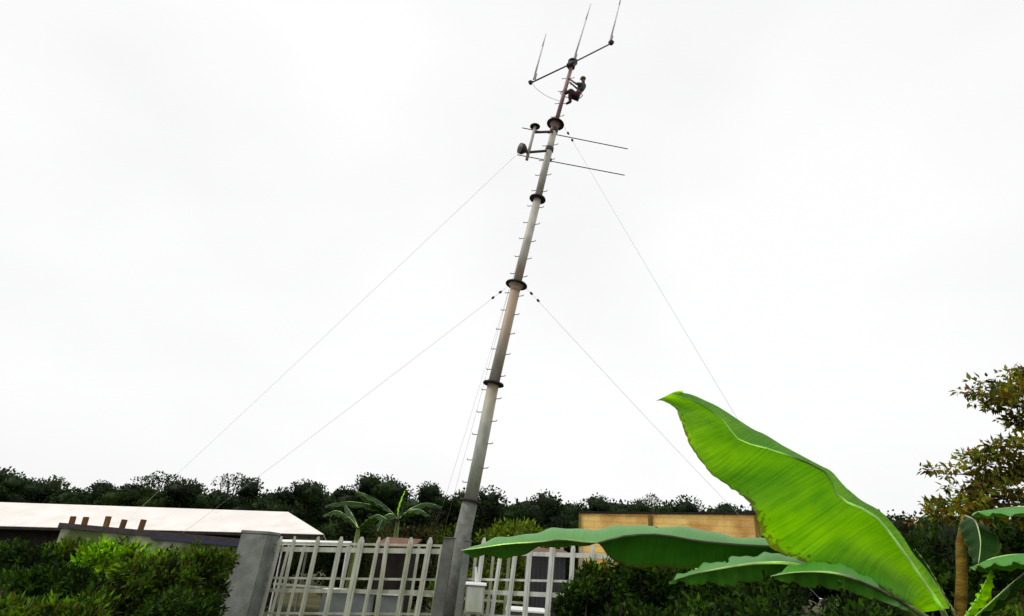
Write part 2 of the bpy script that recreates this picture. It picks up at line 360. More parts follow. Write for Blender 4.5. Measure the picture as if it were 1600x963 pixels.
for a in [
 ('broadleaf_tree', 'tallest dark tree at the far left edge, rising highest above the white roof', 8, 731, 62, 130, 'far1', 'round'),
 ('broadleaf_tree', 'dark rounded tree behind the white roof, just right of the far left tallest tree', 88, 745, 66, 130, 'far2', 'round'),
 ('broadleaf_tree', 'low rounded green tree behind the white roof, above the row of five wooden posts', 165, 752, 64, 110, 'far1', 'round'),
 ('umbrella_tree', 'flat-topped open tree standing above the forest with sky under its crown', 252, 738, 70, 80, 'far1', 'umbrella'),
 ('broadleaf_tree', 'dark tree below the flat-topped tree, behind the middle of the white roof', 232, 756, 63, 110, 'far2', 'round'),
 ('broadleaf_tree', 'wide dark tree behind the white roof where the upper left guy wire ends', 305, 751, 66, 110, 'far1', 'round'),
 ('umbrella_tree', 'small airy flat-topped tree above the right end of the white roof', 372, 740, 72, 70, 'far1', 'umbrella'),
 ('broadleaf_tree', 'dark tree above the concrete pillar behind the white roof', 395, 747, 64, 105, 'far1', 'round'),
 ('broadleaf_tree', 'dense dark tree behind the hipped end of the white roof', 478, 749, 60, 110, 'far1', 'round'),
 ('broadleaf_tree', 'tall domed dark tree left of the mast, behind the bright banana leaves', 580, 739, 56, 125, 'far1', 'round'),
 ('broadleaf_tree', 'ragged dark tree directly left of the mast foot', 672, 754, 60, 110, 'far1', 'open'),
 ('broadleaf_tree', 'dark rounded tree directly right of the mast foot', 768, 761, 60, 125, 'far1', 'round'),
 ('broadleaf_tree', 'dark tree with brown tinged top between the mast and the ochre wall', 855, 768, 62, 130, 'far1', 'round'),
 ('broadleaf_tree', 'spiky dark tree over the left end of the ochre wall', 935, 774, 64, 110, 'far1', 'open'),
 ('broadleaf_tree', 'low dark tree behind the ochre wall just left of its middle pier', 1000, 781, 66, 110, 'far1', 'round'),
 ('umbrella_tree', 'tiny flat-topped tree poking above the ochre wall middle', 1018, 772, 72, 56, 'far1', 'umbrella'),
 ('broadleaf_tree', 'domed dark tree behind the ochre wall, right of its middle pier', 1072, 775, 62, 130, 'far1', 'round'),
 ('broadleaf_tree', 'small dark tree behind the right end of the ochre wall', 1135, 786, 64, 100, 'far1', 'open'),
 ('broadleaf_tree', 'dark tree mostly hidden behind the big upright banana leaf', 1210, 800, 62, 100, 'far1', 'round'),
 ('broadleaf_tree', 'dark low tree in the gap between the big banana leaf and the reddish tree', 1400, 806, 50, 120, 'far1', 'round'),
]:
    far_tree(a[0], a[1], 'tree', a[2], a[3], a[4], a[5], M[a[6]], hash(a[2]) % 1000 + 7, a[7], 2800 if a[7] != 'umbrella' else 700)

def shrub(name, label, px, topy, Y, wpx, m, seed, n=1500, ll=.14, lw=.07, flat=1.0, group=None, cat='shrub', core=.6, depth=1.0, stems=7):
    rg = random.Random(seed)
    top = at(px, topy, Y); base = Vector((top.x, Y, 0)); H = top.z
    W = (at(px + wpx / 2, topy, Y) - at(px - wpx / 2, topy, Y)).length / 2
    t = thing(name, label, cat, base, group); cl = []; bm = B()
    for k in range(13):
        a = rg.uniform(0, 6.28); rr = W * rg.uniform(.15, .8); z = H * rg.uniform(.3, .86); r = W * rg.uniform(.22, .4); rz = min(r * .9, H * .2) * flat
        z = min(z, H - rz)
        p = Vector((base.x + math.cos(a) * rr, base.y + math.sin(a) * rr * depth, z)); cl.append((*p, r, r * depth, rz))
    for k in (-1, 0, 1): cl.append((base.x + W * .42 * k + rg.uniform(-.1, .1) * W, base.y + rg.uniform(-.2, .2) * W, H * (.97 - .03 * abs(k)) - H * .16, W * .38, W * .35, H * .15))
    for k in range(stems):
        p = Vector(cl[k][:3]); q = base + Vector((rg.uniform(-.3, .3) * W, rg.uniform(-.2, .2) * W, 0))
        tube(bm, [q, lerp(q, p, .5) + Vector((0, 0, .1)), p], [.03, .022, .01], 6)
    cl.append((base.x, base.y, H * .3, W * .85, W * .8 * depth, H * .3))
    obj('stem', bm, M['bark'], t)
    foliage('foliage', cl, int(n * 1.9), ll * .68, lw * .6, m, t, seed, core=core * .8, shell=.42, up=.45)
    return t
# bushes between fence and forest
shrub('shrub', 'wide olive green bush right of the mast, behind the second fence panel', 812, 814, 27, 190, M['olive'], 21, 6500, .3, .15, cat='bush')
shrub('shrub', 'brownish green scrub behind the first fence panel, under the banana leaves', 645, 818, 29, 130, M['scrub'], 22, 3500, .3, .16, cat='bush')
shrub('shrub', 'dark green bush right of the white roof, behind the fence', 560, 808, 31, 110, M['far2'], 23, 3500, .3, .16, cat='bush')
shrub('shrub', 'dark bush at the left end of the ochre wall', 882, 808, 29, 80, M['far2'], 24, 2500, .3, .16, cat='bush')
shrub('shrub', 'mid green bush close left of the mast above the fence', 712, 812, 24, 70, M['bush'], 25, 2500, .22, .12, cat='bush')

# ------------------------------------------------------------------ banana leaves
def banana_leaf(name, Lp, Mp, Rp, mt, parent, seed=0, n=60, wav=.012, tears=(), rib=.012, fringe=.5, fold=0):
    """Lp, Mp, Rp: matching 3D control points of left edge, midrib and right edge"""
    rg = random.Random(seed)
    def samp(P, s):
        x = s * (len(P) - 1); i = min(int(x), len(P) - 2); f = x - i
        p0, p1, p2, p3 = P[max(i - 1, 0)], P[i], P[i + 1], P[min(i + 2, len(P) - 1)]
        return .5 * ((2 * p1) + (p2 - p0) * f + (2 * p0 - 5 * p1 + 4 * p2 - p3) * f * f + (3 * p1 - p0 - 3 * p2 + p3) * f ** 3)
    bm = B(); uvl = bm.loops.layers.uv.new('UVMap'); q = 8
    for side, E in ((-1, Lp), (1, Rp)):
        rows = []; info = []
        ph = rg.uniform(0, 6)
        for i in range(n + 1):
            s = i / n; m_, e = samp(Mp, s), samp(E, s); row = []
            d = samp(Mp, min(1, s + .01)) - samp(Mp, max(0, s - .01)); nn = d.cross(e - m_)
            nn = nn.normalized() if nn.length > 1e-6 else Vector((0, 0, 1))
            nib = 1 + fringe * .03 * rg.uniform(-1, 1)
            for j in range(q + 1):
                v = j / q; p = lerp(m_, e, v * (nib if j == q else 1))
                p = p + nn * (wav * v * (math.sin(s * 34 + ph + v * 1.2) + .6 * math.sin(s * 71 + ph * 2)) + .06 * (e - m_).length * math.sin(v * math.pi))
                p = p + nn * fold * (1 if side < 0 else .25) * v * (math.sin(s * 17 + v * 2.2 + 1) + .5 * math.sin(s * 9 - v * 3))
                row.append(bm.verts.new(p))
            rows.append(row)
        for i in range(n):
            torn = [t for t in tears if t[0] == side and i == int(t[1] * n)]
            for j in range(q):
                if torn and j >= torn[0][2] * q: continue
                f = bm.faces.new((rows[i][j], rows[i][j + 1], rows[i + 1][j + 1], rows[i + 1][j]))
                for lp, (a, b) in zip(f.loops, ((i, j), (i, j + 1), (i + 1, j + 1), (i + 1, j))):
                    lp[uvl].uv = (a / n, b / q * side)
    me = bpy.data.meshes.new(name); bm.to_mesh(me); bm.free()
    o = linkmesh(name, me, mt, parent, True)
    bm = B(); pts = [samp(Mp, i / 24) for i in range(25)]
    tube(bm, pts, [rib * (.15 + .75 * (i / 24) ** 1.5) for i in range(25)], 8)
    c = obj('midrib', bm, M['rib'], None, True)
    p = Vector((0, 0, 0)); pp = parent
    while pp: p += pp.location; pp = pp.parent
    c.data.transform(Matrix.Translation(-p)); c.parent = o
    return o
def P3(lst): return [at(*a) for a in lst]

root = at(1492, 1000, 3.75); root.z = 0
bp_ = thing('banana_plant', 'big banana plant in the right foreground with one huge bright upright leaf', 'banana plant', root)
# huge translucent leaf: tip first
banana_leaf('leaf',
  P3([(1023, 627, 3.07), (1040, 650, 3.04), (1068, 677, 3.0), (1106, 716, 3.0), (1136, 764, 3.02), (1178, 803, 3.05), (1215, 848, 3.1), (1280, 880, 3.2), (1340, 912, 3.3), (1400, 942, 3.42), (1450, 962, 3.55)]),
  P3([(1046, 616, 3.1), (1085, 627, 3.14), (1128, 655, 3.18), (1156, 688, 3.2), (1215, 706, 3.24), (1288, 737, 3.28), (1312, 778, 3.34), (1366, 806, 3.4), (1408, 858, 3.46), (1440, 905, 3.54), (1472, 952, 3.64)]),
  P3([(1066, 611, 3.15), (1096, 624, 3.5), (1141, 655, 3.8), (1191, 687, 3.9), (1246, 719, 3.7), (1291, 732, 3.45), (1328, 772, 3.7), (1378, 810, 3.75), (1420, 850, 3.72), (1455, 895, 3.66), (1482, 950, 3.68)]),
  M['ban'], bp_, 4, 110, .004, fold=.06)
# long arching leaf to the left, tip first
banana_leaf('leaf',
  P3([(722, 861, 3.3), (748, 872, 3.42), (792, 870, 3.48), (832, 862, 3.5), (880, 853, 3.5), (930, 852, 3.5), (962, 876, 3.6), (1020, 888, 3.62), (1090, 888, 3.64), (1150, 882, 3.64), (1230, 874, 3.66), (1320, 892, 3.7)]),
  P3([(721, 860, 3.3), (752, 856, 3.32), (792, 850, 3.35), (842, 847, 3.36), (880, 843, 3.38), (930, 848, 3.38), (975, 838, 3.4), (1030, 836, 3.42), (1090, 846, 3.46), (1150, 852, 3.5), (1240, 860, 3.56), (1330, 896, 3.66)]),
  P3([(722, 859, 3.3), (756, 851, 3.6), (796, 843, 3.75), (842, 834, 3.85), (886, 830, 3.9), (940, 828, 3.95), (995, 828, 3.98), (1050, 829, 4.0), (1110, 836, 4.0), (1170, 844, 3.95), (1250, 857, 3.85), (1335, 892, 3.72)]),
  M['ban2'], bp_, 9, 80, .012, tears=((1, .62, .3), (1, .5, .6)))
# lower leaf under it
banana_leaf('leaf',
  P3([(1044, 912, 3.0), (1085, 912, 3.1), (1140, 914, 3.2), (1190, 907, 3.3), (1240, 902, 3.4), (1330, 925, 3.4)]),
  P3([(1045, 910, 3.0), (1085, 897, 3.05), (1135, 887, 3.1), (1190, 880, 3.2), (1250, 884, 3.3), (1340, 918, 3.5)]),
  P3([(1046, 909, 3.0), (1090, 890, 3.3), (1135, 878, 3.45), (1190, 868, 3.5), (1250, 870, 3.55), (1345, 912, 3.6)]),
  M['ban2'], bp_, 12, 50, .012, tears=((1, .4, .2), (-1, .6, .3)))
banana_leaf('leaf',
  P3([(1205, 902, 2.9), (1250, 915, 3.05), (1310, 922, 3.1), (1370, 938, 3.25), (1420, 955, 3.4)]),
  P3([(1206, 900, 2.9), (1250, 894, 2.95), (1310, 897, 3.0), (1370, 920, 3.2), (1425, 950, 3.45)]),
  P3([(1207, 899, 2.9), (1255, 884, 3.25), (1310, 884, 3.35), (1370, 910, 3.4), (1430, 946, 3.5)]),
  M['ban2'], bp_, 15, 40, .01, tears=((-1, .5, .3),))
bm = B()
for pts in ([(1472, 952, 3.64), (1486, 985, 3.72), (1492, 1040, 3.75)], [(1325, 893, 3.64), (1405, 935, 3.7), (1480, 1000, 3.75)],
            [(1340, 914, 3.52), (1410, 950, 3.65), (1484, 1010, 3.75)], [(1424, 950, 3.45), (1460, 975, 3.6), (1490, 1020, 3.74)]):
    tube(bm, P3(pts), [.014, .022, .035], 8)
obj('leaf_stalk', bm, M['petiole'], bp_, True)
bm = B(); top = at(1490, 985, 3.75); tube(bm, [root + Vector((0, 0, -.05)), lerp(root, top, .5) + Vector((.02, 0, 0)), top], [.13, .1, .05], 14)
obj('pseudostem', bm, M['brown_stem'], bp_, True)

# second banana plant at right with the brown stem
root = at(1502, 963, 4.6); root.z = 0
b2 = thing('banana_plant', 'banana plant with a thin brown stem at the right edge of the picture', 'banana plant', root)
bm = B(); tube(bm, [root + Vector((0, 0, -.05))] + P3([(1500, 963, 4.6), (1503, 900, 4.6), (1501, 850, 4.6), (1506, 806, 4.62)]), [.07, .038, .035, .032, .016], 14)
obj('pseudostem', bm, M['brown_stem'], b2, True)
def simple_leaf(parent, mid, w0, mt, seed, drop=.5, Yoff=.25, name='leaf', n=30, rib=.01, tears=()):
    """midrib as (px,py,Y) tip first; half-widths in metres, blades slope down from the midrib"""
    m_ = P3(mid); k = len(m_); Ls, Rs = [], []
    for i, p in enumerate(m_):
        s = i / (k - 1); d = (m_[min(i + 1, k - 1)] - m_[max(i - 1, 0)]).normalized()
        wv = w0 * math.sin(math.pi * min(.97, max(.05, s * .9 + .06))) ** .6
        sd = d.cross(Vector((0, 0, 1)))
        if sd.length < .1: sd = Vector((0, 1, 0))
        sd.normalize(); dn = Vector((0, 0, -1)); dn = (dn - d * dn.dot(d))
        Ls.append(p + sd * wv * math.cos(drop) + dn * wv * math.sin(drop)); Rs.append(p - sd * wv * math.cos(drop) + dn * wv * math.sin(drop))
    return banana_leaf(name, Ls, m_, Rs, mt, parent, seed, n, .012 if w0 < .2 else .045, rib=rib, tears=tears)
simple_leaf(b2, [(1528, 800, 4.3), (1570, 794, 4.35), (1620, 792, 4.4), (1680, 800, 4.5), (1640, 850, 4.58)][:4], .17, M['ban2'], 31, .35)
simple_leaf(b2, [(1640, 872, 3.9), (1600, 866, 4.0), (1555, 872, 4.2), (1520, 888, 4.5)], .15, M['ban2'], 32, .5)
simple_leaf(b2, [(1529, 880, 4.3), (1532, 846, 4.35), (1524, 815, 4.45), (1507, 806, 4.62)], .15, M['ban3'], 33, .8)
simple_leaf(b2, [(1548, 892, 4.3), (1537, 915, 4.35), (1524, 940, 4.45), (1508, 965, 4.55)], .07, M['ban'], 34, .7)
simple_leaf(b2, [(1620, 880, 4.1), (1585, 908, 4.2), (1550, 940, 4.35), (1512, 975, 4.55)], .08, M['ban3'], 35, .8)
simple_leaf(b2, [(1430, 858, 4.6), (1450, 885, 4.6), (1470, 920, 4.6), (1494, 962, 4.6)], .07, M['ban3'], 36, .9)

# distant banana plants behind the fence
def small_banana(label, px, py, Y, leaves, seed, group='banana plants behind the fence'):
    base = at(px, py, Y); base.z = 0; t = thing('banana_plant', label, 'banana plant', base, group)
    top = at(px, py, Y); bm = B(); tube(bm, [base, lerp(base, top, .5), top], [.16, .13, .07], 10); obj('pseudostem', bm, M['petiole'], t, True)
    for i, (pts, wd, mt, dr) in enumerate(leaves):
        simple_leaf(t, pts + [(px, py, Y)], wd, M[mt], seed + i, dr, n=24, rib=.02)
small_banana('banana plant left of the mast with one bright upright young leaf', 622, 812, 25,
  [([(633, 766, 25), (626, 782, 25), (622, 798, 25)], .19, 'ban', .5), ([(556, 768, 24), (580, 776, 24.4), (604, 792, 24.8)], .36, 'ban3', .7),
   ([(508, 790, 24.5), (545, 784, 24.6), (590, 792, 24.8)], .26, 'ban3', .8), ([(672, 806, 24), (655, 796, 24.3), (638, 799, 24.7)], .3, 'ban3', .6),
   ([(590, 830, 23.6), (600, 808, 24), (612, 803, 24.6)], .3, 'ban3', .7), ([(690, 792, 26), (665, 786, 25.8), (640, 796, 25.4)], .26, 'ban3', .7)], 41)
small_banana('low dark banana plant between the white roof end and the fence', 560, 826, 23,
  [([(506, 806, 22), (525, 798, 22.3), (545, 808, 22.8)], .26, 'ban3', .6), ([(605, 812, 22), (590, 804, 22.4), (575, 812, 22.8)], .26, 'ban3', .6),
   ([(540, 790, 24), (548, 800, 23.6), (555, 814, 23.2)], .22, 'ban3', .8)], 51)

# ------------------------------------------------------------------ white roofed shed at left
sh = thing('market_shed', 'long low open shed with a plain white roof at the left', 'shed', at(200, 900, 26) * 1)
sh.location.z = 0
A, Bq = at(-260, 776, 33), at(450, 800, 31)
E0, E1 = at(-260, 815, 29.5), at(506, 835, 28); ze = min(E0.z, E1.z)
bdir = Vector(((E0 - E1).y, -(E0 - E1).x, 0)).normalized()
if bdir.y < 0: bdir = -bdir
K0, K1 = A + bdir * 4, Bq + bdir * 4; K0.z = E0.z; K1 = K1 + (E1 - Bq) * .4; K1.z = E1.z
bm = B(); th = Vector((0, 0, -.06))
def slab(bm, pts, t=th):
    v = [bm.verts.new(p) for p in pts]; u = [bm.verts.new(p + t) for p in pts]; n = len(pts)
    bm.faces.new(v); bm.faces.new(u[::-1])
    for i in range(n): bm.faces.new((v[i], v[(i + 1) % n], u[(i + 1) % n], u[i]))
slab(bm, [A, Bq, E1, E0]); obj('roof', bm, M['roof'], sh)
bm = B(); slab(bm, [Bq, A, K0, K1]); slab(bm, [Bq + Vector((.004, 0, 0)), K1, E1]); obj('roof', bm, M['roof'], sh)
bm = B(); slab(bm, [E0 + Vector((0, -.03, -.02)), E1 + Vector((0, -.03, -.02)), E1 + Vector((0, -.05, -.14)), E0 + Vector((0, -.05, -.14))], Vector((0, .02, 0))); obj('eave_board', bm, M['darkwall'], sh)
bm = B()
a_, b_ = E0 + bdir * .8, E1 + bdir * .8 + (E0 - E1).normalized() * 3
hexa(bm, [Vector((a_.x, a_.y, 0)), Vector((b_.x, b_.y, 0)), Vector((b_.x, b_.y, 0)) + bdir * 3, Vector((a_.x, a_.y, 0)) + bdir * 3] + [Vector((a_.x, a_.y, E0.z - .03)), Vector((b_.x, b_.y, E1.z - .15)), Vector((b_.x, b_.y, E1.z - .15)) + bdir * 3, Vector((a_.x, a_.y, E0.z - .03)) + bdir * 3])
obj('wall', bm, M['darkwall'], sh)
for s in (.0, .25, .5, .75, .97):
    p = lerp(E0, E1, s) + bdir * .2; bm = B(); tube(bm, [(p.x, p.y, 0), (p.x, p.y, p.z - .02)], .05, 8); obj('post', bm, M['post'], sh)
# pale lean-to strips below the hipped end
t = thing('awning', 'low pale flat awning under the hipped end of the white roof, behind the fence', 'awning', at(490, 900, 21.5) * 1); t.location.z = 0
bm = B(); slab(bm, [at(428, 849, 22), at(546, 851, 22), at(550, 846, 24), at(440, 843, 24)], Vector((0, 0, -.05))); obj('cover', bm, M['white'], t)
for a in ((432, 850, 22), (543, 852, 22), (546, 848, 23.9), (444, 845, 23.9)):
    p = at(*a); bm = B(); tube(bm, [(p.x, p.y, 0), (p.x, p.y, p.z - .05)], .03, 8); obj('post', bm, M['white'], t)
t = thing('hut', 'small rusty brown hut behind the first fence panel', 'hut', at(612, 900, 20) * 1); t.location.z = 0
p0, p1 = at(592, 852, 20), at(640, 852, 20); z = p0.z
bm = B(); box(bm, p0.x, p1.x, 20, 22, 0, z); obj('wall', bm, M['darkwall'], t)
bm = B(); slab(bm, [Vector((p0.x - .12, 19.8, z)), Vector((p1.x + .12, 19.8, z)), Vector((p1.x + .12, 22.1, z + .35)), Vector((p0.x - .12, 22.1, z + .35))], Vector((0, 0, -.05))); obj('roof', bm, M['rust'], t)

# low mossy wall with five wooden posts
t = thing('low_wall', 'mossy pale low wall with a dark coping behind the left bushes', 'wall', at(240, 900, 17) * 1); t.location.z = 0
w0, w1 = at(96, 821, 18.5), at(382, 845, 16.8); w0.z = w1.z = (w0.z + w1.z) / 2
wa, wb = atz(98, 820, w0.z), None
wy0, wy1 = 18.5, 16.8
p0 = at(98, 820, wy0); p1 = at(385, 846, wy1)
bm = B(); hexa(bm, [Vector((p0.x, p0.y, 0)), Vector((p1.x, p1.y, 0)), Vector((p1.x, p1.y + .2, 0)), Vector((p0.x, p0.y + .2, 0)), p0 + Vector((0, 0, -.07)), p1 + Vector((0, 0, -.07)), p1 + Vector((0, .2, -.07)), p0 + Vector((0, .2, -.07))]); obj('wall_body', bm, M['render'], t)
bm = B(); beam(bm, p0 + Vector((-.06, .1, -.02)), p1 + Vector((0, .1, -.02)), .28, .14, side=(0, 1, 0)); obj('coping', bm, M['darksteel'], t)
bm = B(); a_, b_ = lerp(p0, p1, .52), lerp(p0, p1, .97)
beam(bm, a_ + Vector((0, -.06, -.12)), b_ + Vector((0, -.06, -.1)), .03, .09, side=(0, 1, 0)); obj('blue_band', bm, M['blue'], t)
for i, (x, y, lb) in enumerate(((115, 807, 'stubby wooden post, leftmost of five on the low wall, with a dark stained foot'), (135, 808, 'yellowish wooden post, second from left on the low wall'),
                     (170, 807, 'tallest red-brown wooden post, middle of the five on the low wall'), (195, 812, 'short red-brown wooden post, fourth from left on the low wall'), (225, 812, 'yellow-brown wooden post, rightmost of five on the low wall'))):
    s = (x - 98) / (385 - 98); Y = lerp(wy0, wy1, s) + .36; tp = at(x, y, Y); bt = at(x - 9, 838, Y)
    d = tp - bt; g0 = tp - d * (tp.z / d.z)
    bm = B(); beam(bm, g0, tp, .13, .11, bev=.01)
    o = obj('wooden_post', bm, M['wood']); tag(o, lb, 'post', 'wooden posts along the low wall')

# ------------------------------------------------------------------ ochre block wall
t = thing('block_wall', 'ochre yellow unfinished block wall with dark piers, behind the arching banana leaf', 'wall', at(1045, 900, 22) * 1); t.location.z = 0
p0 = at(905, 799, 22.5); p1 = at(1186, 801, 20.6)
def wseg(bm, a, b, f, bk, zt=0, z0=0):
    nrm = Vector(((b - a).y, -(b - a).x, 0)).normalized()
    if nrm.y > 0: nrm = -nrm
    q = [a + nrm * f, b + nrm * f, b - nrm * bk, a - nrm * bk]
    hexa(bm, [Vector((v.x, v.y, z0)) for v in q] + [v + Vector((0, 0, zt)) for v in q])
bm = B(); wseg(bm, p0, p1, 0, .2, -.08); o = obj('wall_body', bm, M['ochre'], t)
for s in (0.0, .415, .985):
    a = lerp(p0, p1, max(0, s - .014)); b = lerp(p0, p1, s + .012); bm = B(); wseg(bm, a, b, .05, .25, -.1); obj('pier', bm, M['wood'], t)
bm = B(); wseg(bm, lerp(p0, p1, -.005), lerp(p0, p1, 1.0), .05, .25, 0, p0.z - .078)
for v in bm.verts:
    if v.co.z < p0.z - .05 and v.co.x > p1.x - 1: pass
bm.free(); bm = B(); beam(bm, p0 + Vector((0, .1, -.04)), p1 + Vector((.03, .1, -.04)), .3, .07, side=(0, 1, 0)); obj('coping', bm, M['darkwall'], t)
shrub('shrub', 'yellow green bush at the right end of the ochre wall beside the big leaf', 1190, 826, 15, 75, M['olive'], 26, 2200, .16, .08, cat='bush')

# ------------------------------------------------------------------ concrete pillar
def leanpost(bm, top4, bot4, bev=.0):
    tb = []
    for a, b in zip(top4, bot4):
        d = a - b; tb.append(a - d * (a.z / d.z))
    hexa(bm, tb + list(top4), bev)
cA, cB, cC = at(377, 833, 15.2), at(419, 836, 15.0), at(437, 838, 15.5); cB.z = cC.z = cA.z
dA, dB, dC = at(342, 963, 15.2), at(386, 963, 15.0), at(405, 963, 15.5)
t = thing('gate_pillar', 'grey leaning concrete pillar at the left end of the fence', 'pillar', Vector((dB.x, 15.2, 0)))
t4 = [cA, cB, cC, cA + cC - cB]; b4 = [dA, dB, dC, dA + dC - dB]
bm = B(); leanpost(bm, t4, b4, .015); obj('shaft', bm, M['concrete'], t)
c0 = sum(t4, Vector()) / 4; bm = B()
q = [c0 + (p - c0) * 1.04 for p in t4]; hexa(bm, [p + Vector((0, 0, .002)) for p in q] + [p + Vector((0, 0, .07)) for p in q], .012); obj('cap', bm, M['concrete'], t)

# ------------------------------------------------------------------ fence
FX0, FY0, FX1, FY1 = 425, 15.4, 957, 12.6
def FY(px): return lerp(FY0, FY1, (px - FX0) / (FX1 - FX0))
def fpt(px, py): return at(px, py, FY(px))
along = (fpt(957, 880) - fpt(425, 880)); along.z = 0; along.normalize()
def picket(par, tx, ty, bx, wpx, m, off=0, name='picket', point=True):
    Y = FY(tx) + off; a = at(tx, ty, Y); b = at(bx, 963, Y); d = a - b; g0 = a - d * (a.z / d.z)
    wd = wpx * Y / F * .78; bm = B()
    sd = along * wd / 2; n = Vector((along.y, -along.x, 0)) * .018
    if n.y > 0: n = -n
    sh_ = a - d.normalized() * .1
    # W-profile palisade pale: flat with a raised rib, pointed head
    hexa(bm, [g0 - sd - n, g0 + sd - n, g0 + sd + n, g0 - sd + n, sh_ - sd - n, sh_ + sd - n, sh_ + sd + n, sh_ - sd + n])
    if point:
        hexa(bm, [sh_ - sd - n, sh_ + sd - n, sh_ + sd + n, sh_ - sd + n, a - sd * .35 - n, a + sd * .35 - n, a + sd * .35 + n, a - sd * .35 + n])
    rb = n * 1.6
    hexa(bm, [g0 - sd * .35 + n, g0 + sd * .35 + n, g0 + sd * .3 + rb, g0 - sd * .3 + rb, sh_ - sd * .35 + n, sh_ + sd * .35 + n, sh_ + sd * .3 + rb, sh_ - sd * .3 + rb])
    return obj(name, bm, m, par)
def rail(par, x0, y0, x1, y1, hpx, m, off=.05, name='rail'):
    a = at(x0, y0, FY(x0) + off); b = at(x1, y1, FY(x1) + off); bm = B(); h = hpx * FY((x0 + x1) / 2) / F
    beam(bm, a, b, .04, h, side=(along.y, -along.x, 0)); return obj(name, bm, m, par)
fm, fw = M['fence'], M['fence_w']
t = thing('palisade_fence', 'pale green-white picket fence panel between the concrete pillar and the grey post', 'fence', Vector((fpt(560, 900).x, FY(560), 0)))
for tx, bx, wp in ((440, 407, 7), (461, 434, 6), (498, 470, 8), (534, 508, 9), (566, 541, 12), (593, 568, 7), (606, 588, 8), (643, 621, 9), (673, 651, 10)):
    picket(t, tx, 838 + (tx - 440) * .008, bx, wp, fm)
for y0, y1, h in ((848, 853, 3), (858, 862, 6.5), (903, 906, 3), (922, 926, 5), (958, 960, 3)):
    rail(t, 424 - (y0 - 848) * .26, y0, 694 - (y1 - 853) * .17, y1, h, fm, .03 + .002 * h)
t = thing('palisade_fence', 'white picket fence panel right of the mast, its right end sunk in bushes', 'fence', Vector((fpt(830, 900).x, FY(830), 0)))
for tx, ty, bx, wp in ((757, 840, 741, 8), (786, 841, 768, 7), (808, 843, 793, 8), (829, 845, 820, 9), (864, 848, 855, 10), (896, 849, 889, 8), (926, 850, 921, 8), (957, 852, 953, 8)):
    picket(t, tx, ty, bx, wp, fw)
for x0, y0, x1, y1, h in ((732, 862, 958, 870, 6), (730, 905, 958, 910, 3), (728, 924, 958, 934, 6), (726, 960, 955, 972, 3)):
    rail(t, x0, y0, x1, y1, h, fw, .03 + .002 * h)
# far side of the fenced yard
t = thing('palisade_fence', 'thin far side of the fenced yard seen through the front pickets', 'fence', at(640, 900, 19.5) * 1); t.location.z = 0
for i, tx in enumerate((452, 476, 548, 655, 690, 745, 772, 797, 842, 878, 908)):
    Y = 20 - (tx - 450) * .004; a = at(tx, 850 + tx * .006, Y); g0 = at(tx - (900 - tx) * .05 - 3, 950, Y); d = a - g0; g0 = a - d * (a.z / d.z)
    bm = B(); beam(bm, g0, a, .09, .03, bev=.006); obj('picket', bm, fm, t)
for dz in (1.1,):
    a = at(440, 852, 20.06) - Vector((0, 0, dz)); b = at(925, 856, 18.16) - Vector((0, 0, dz)); b.z = a.z; bm = B(); beam(bm, a, b, .04, .06, side=(0, 1, 0)); obj('rail', bm, fm, t)
# posts
def steelpost(label, tx, ty, bx, wpx, Y, m, name='fence_post'):
    a = at(tx, ty, Y); b = at(bx, 963, Y); d = a - b; g0 = a - d * (a.z / d.z); wd = wpx * Y / F * .95
    t = thing(name, label, 'post', g0); t.location.z = 0
    bm = B(); beam(bm, g0, a, wd, wd * .8, bev=.01); obj('shaft', bm, m, t)
    bm = B(); beam(bm, a + Vector((0, 0, .002)), a + Vector((0, 0, .03)), wd * 1.15, wd * .95, bev=.006); obj('cap', bm, m, t)
    return t
steelpost('thick dark grey fence post left of the mast foot', 702, 842, 683, 17, 13.9, M['post'])
steelpost('slender pale fence post between the mast foot and the meter box', 731, 846, 716, 11, 13.75, M['concrete'])
# meter box on that post
Y = 13.5; c = at(742, 937, Y)
t = thing('meter_box', 'small pale grey meter box mounted at the fence right of the mast foot', 'meter box', c)
wd, ht = 26 * Y / F / 2, 36 * Y / F / 2
bm = B(); box(bm, c.x - wd, c.x + wd, c.y - .12, c.y + .1, c.z - ht, c.z + ht, .012); obj('case', bm, M['fence'], t)
bm = B(); box(bm, c.x - wd * .85, c.x + wd * .85, c.y - .135, c.y - .1215, c.z - ht * .85, c.z + ht * .85, .004); obj('door', bm, M['fence_w'], t)
bm = B(); hexa(bm, [(c.x - wd * 1.15, c.y - .17, c.z + ht + .003), (c.x + wd * 1.15, c.y - .17, c.z + ht + .003), (c.x + wd * 1.15, c.y + .12, c.z + ht + .003), (c.x - wd * 1.15, c.y + .12, c.z + ht + .003),
                     (c.x - wd * 1.1, c.y - .16, c.z + ht + .03), (c.x + wd * 1.1, c.y - .16, c.z + ht + .03), (c.x + wd * 1.1, c.y + .12, c.z + ht + .06), (c.x - wd * 1.1, c.y + .12, c.z + ht + .06)]); obj('lid', bm, M['white'], t)
bm = B(); tube(bm, [(c.x, c.y, c.z + ht + .03), (c.x - .03, c.y, c.z + ht + .35)], .025, 8); obj('conduit', bm, M['white'], t)
bm = B(); box(bm, c.x - .06, c.x + .06, c.y - .05, c.y + .05, 0, c.z - ht); obj('stand', bm, M['post'], t)
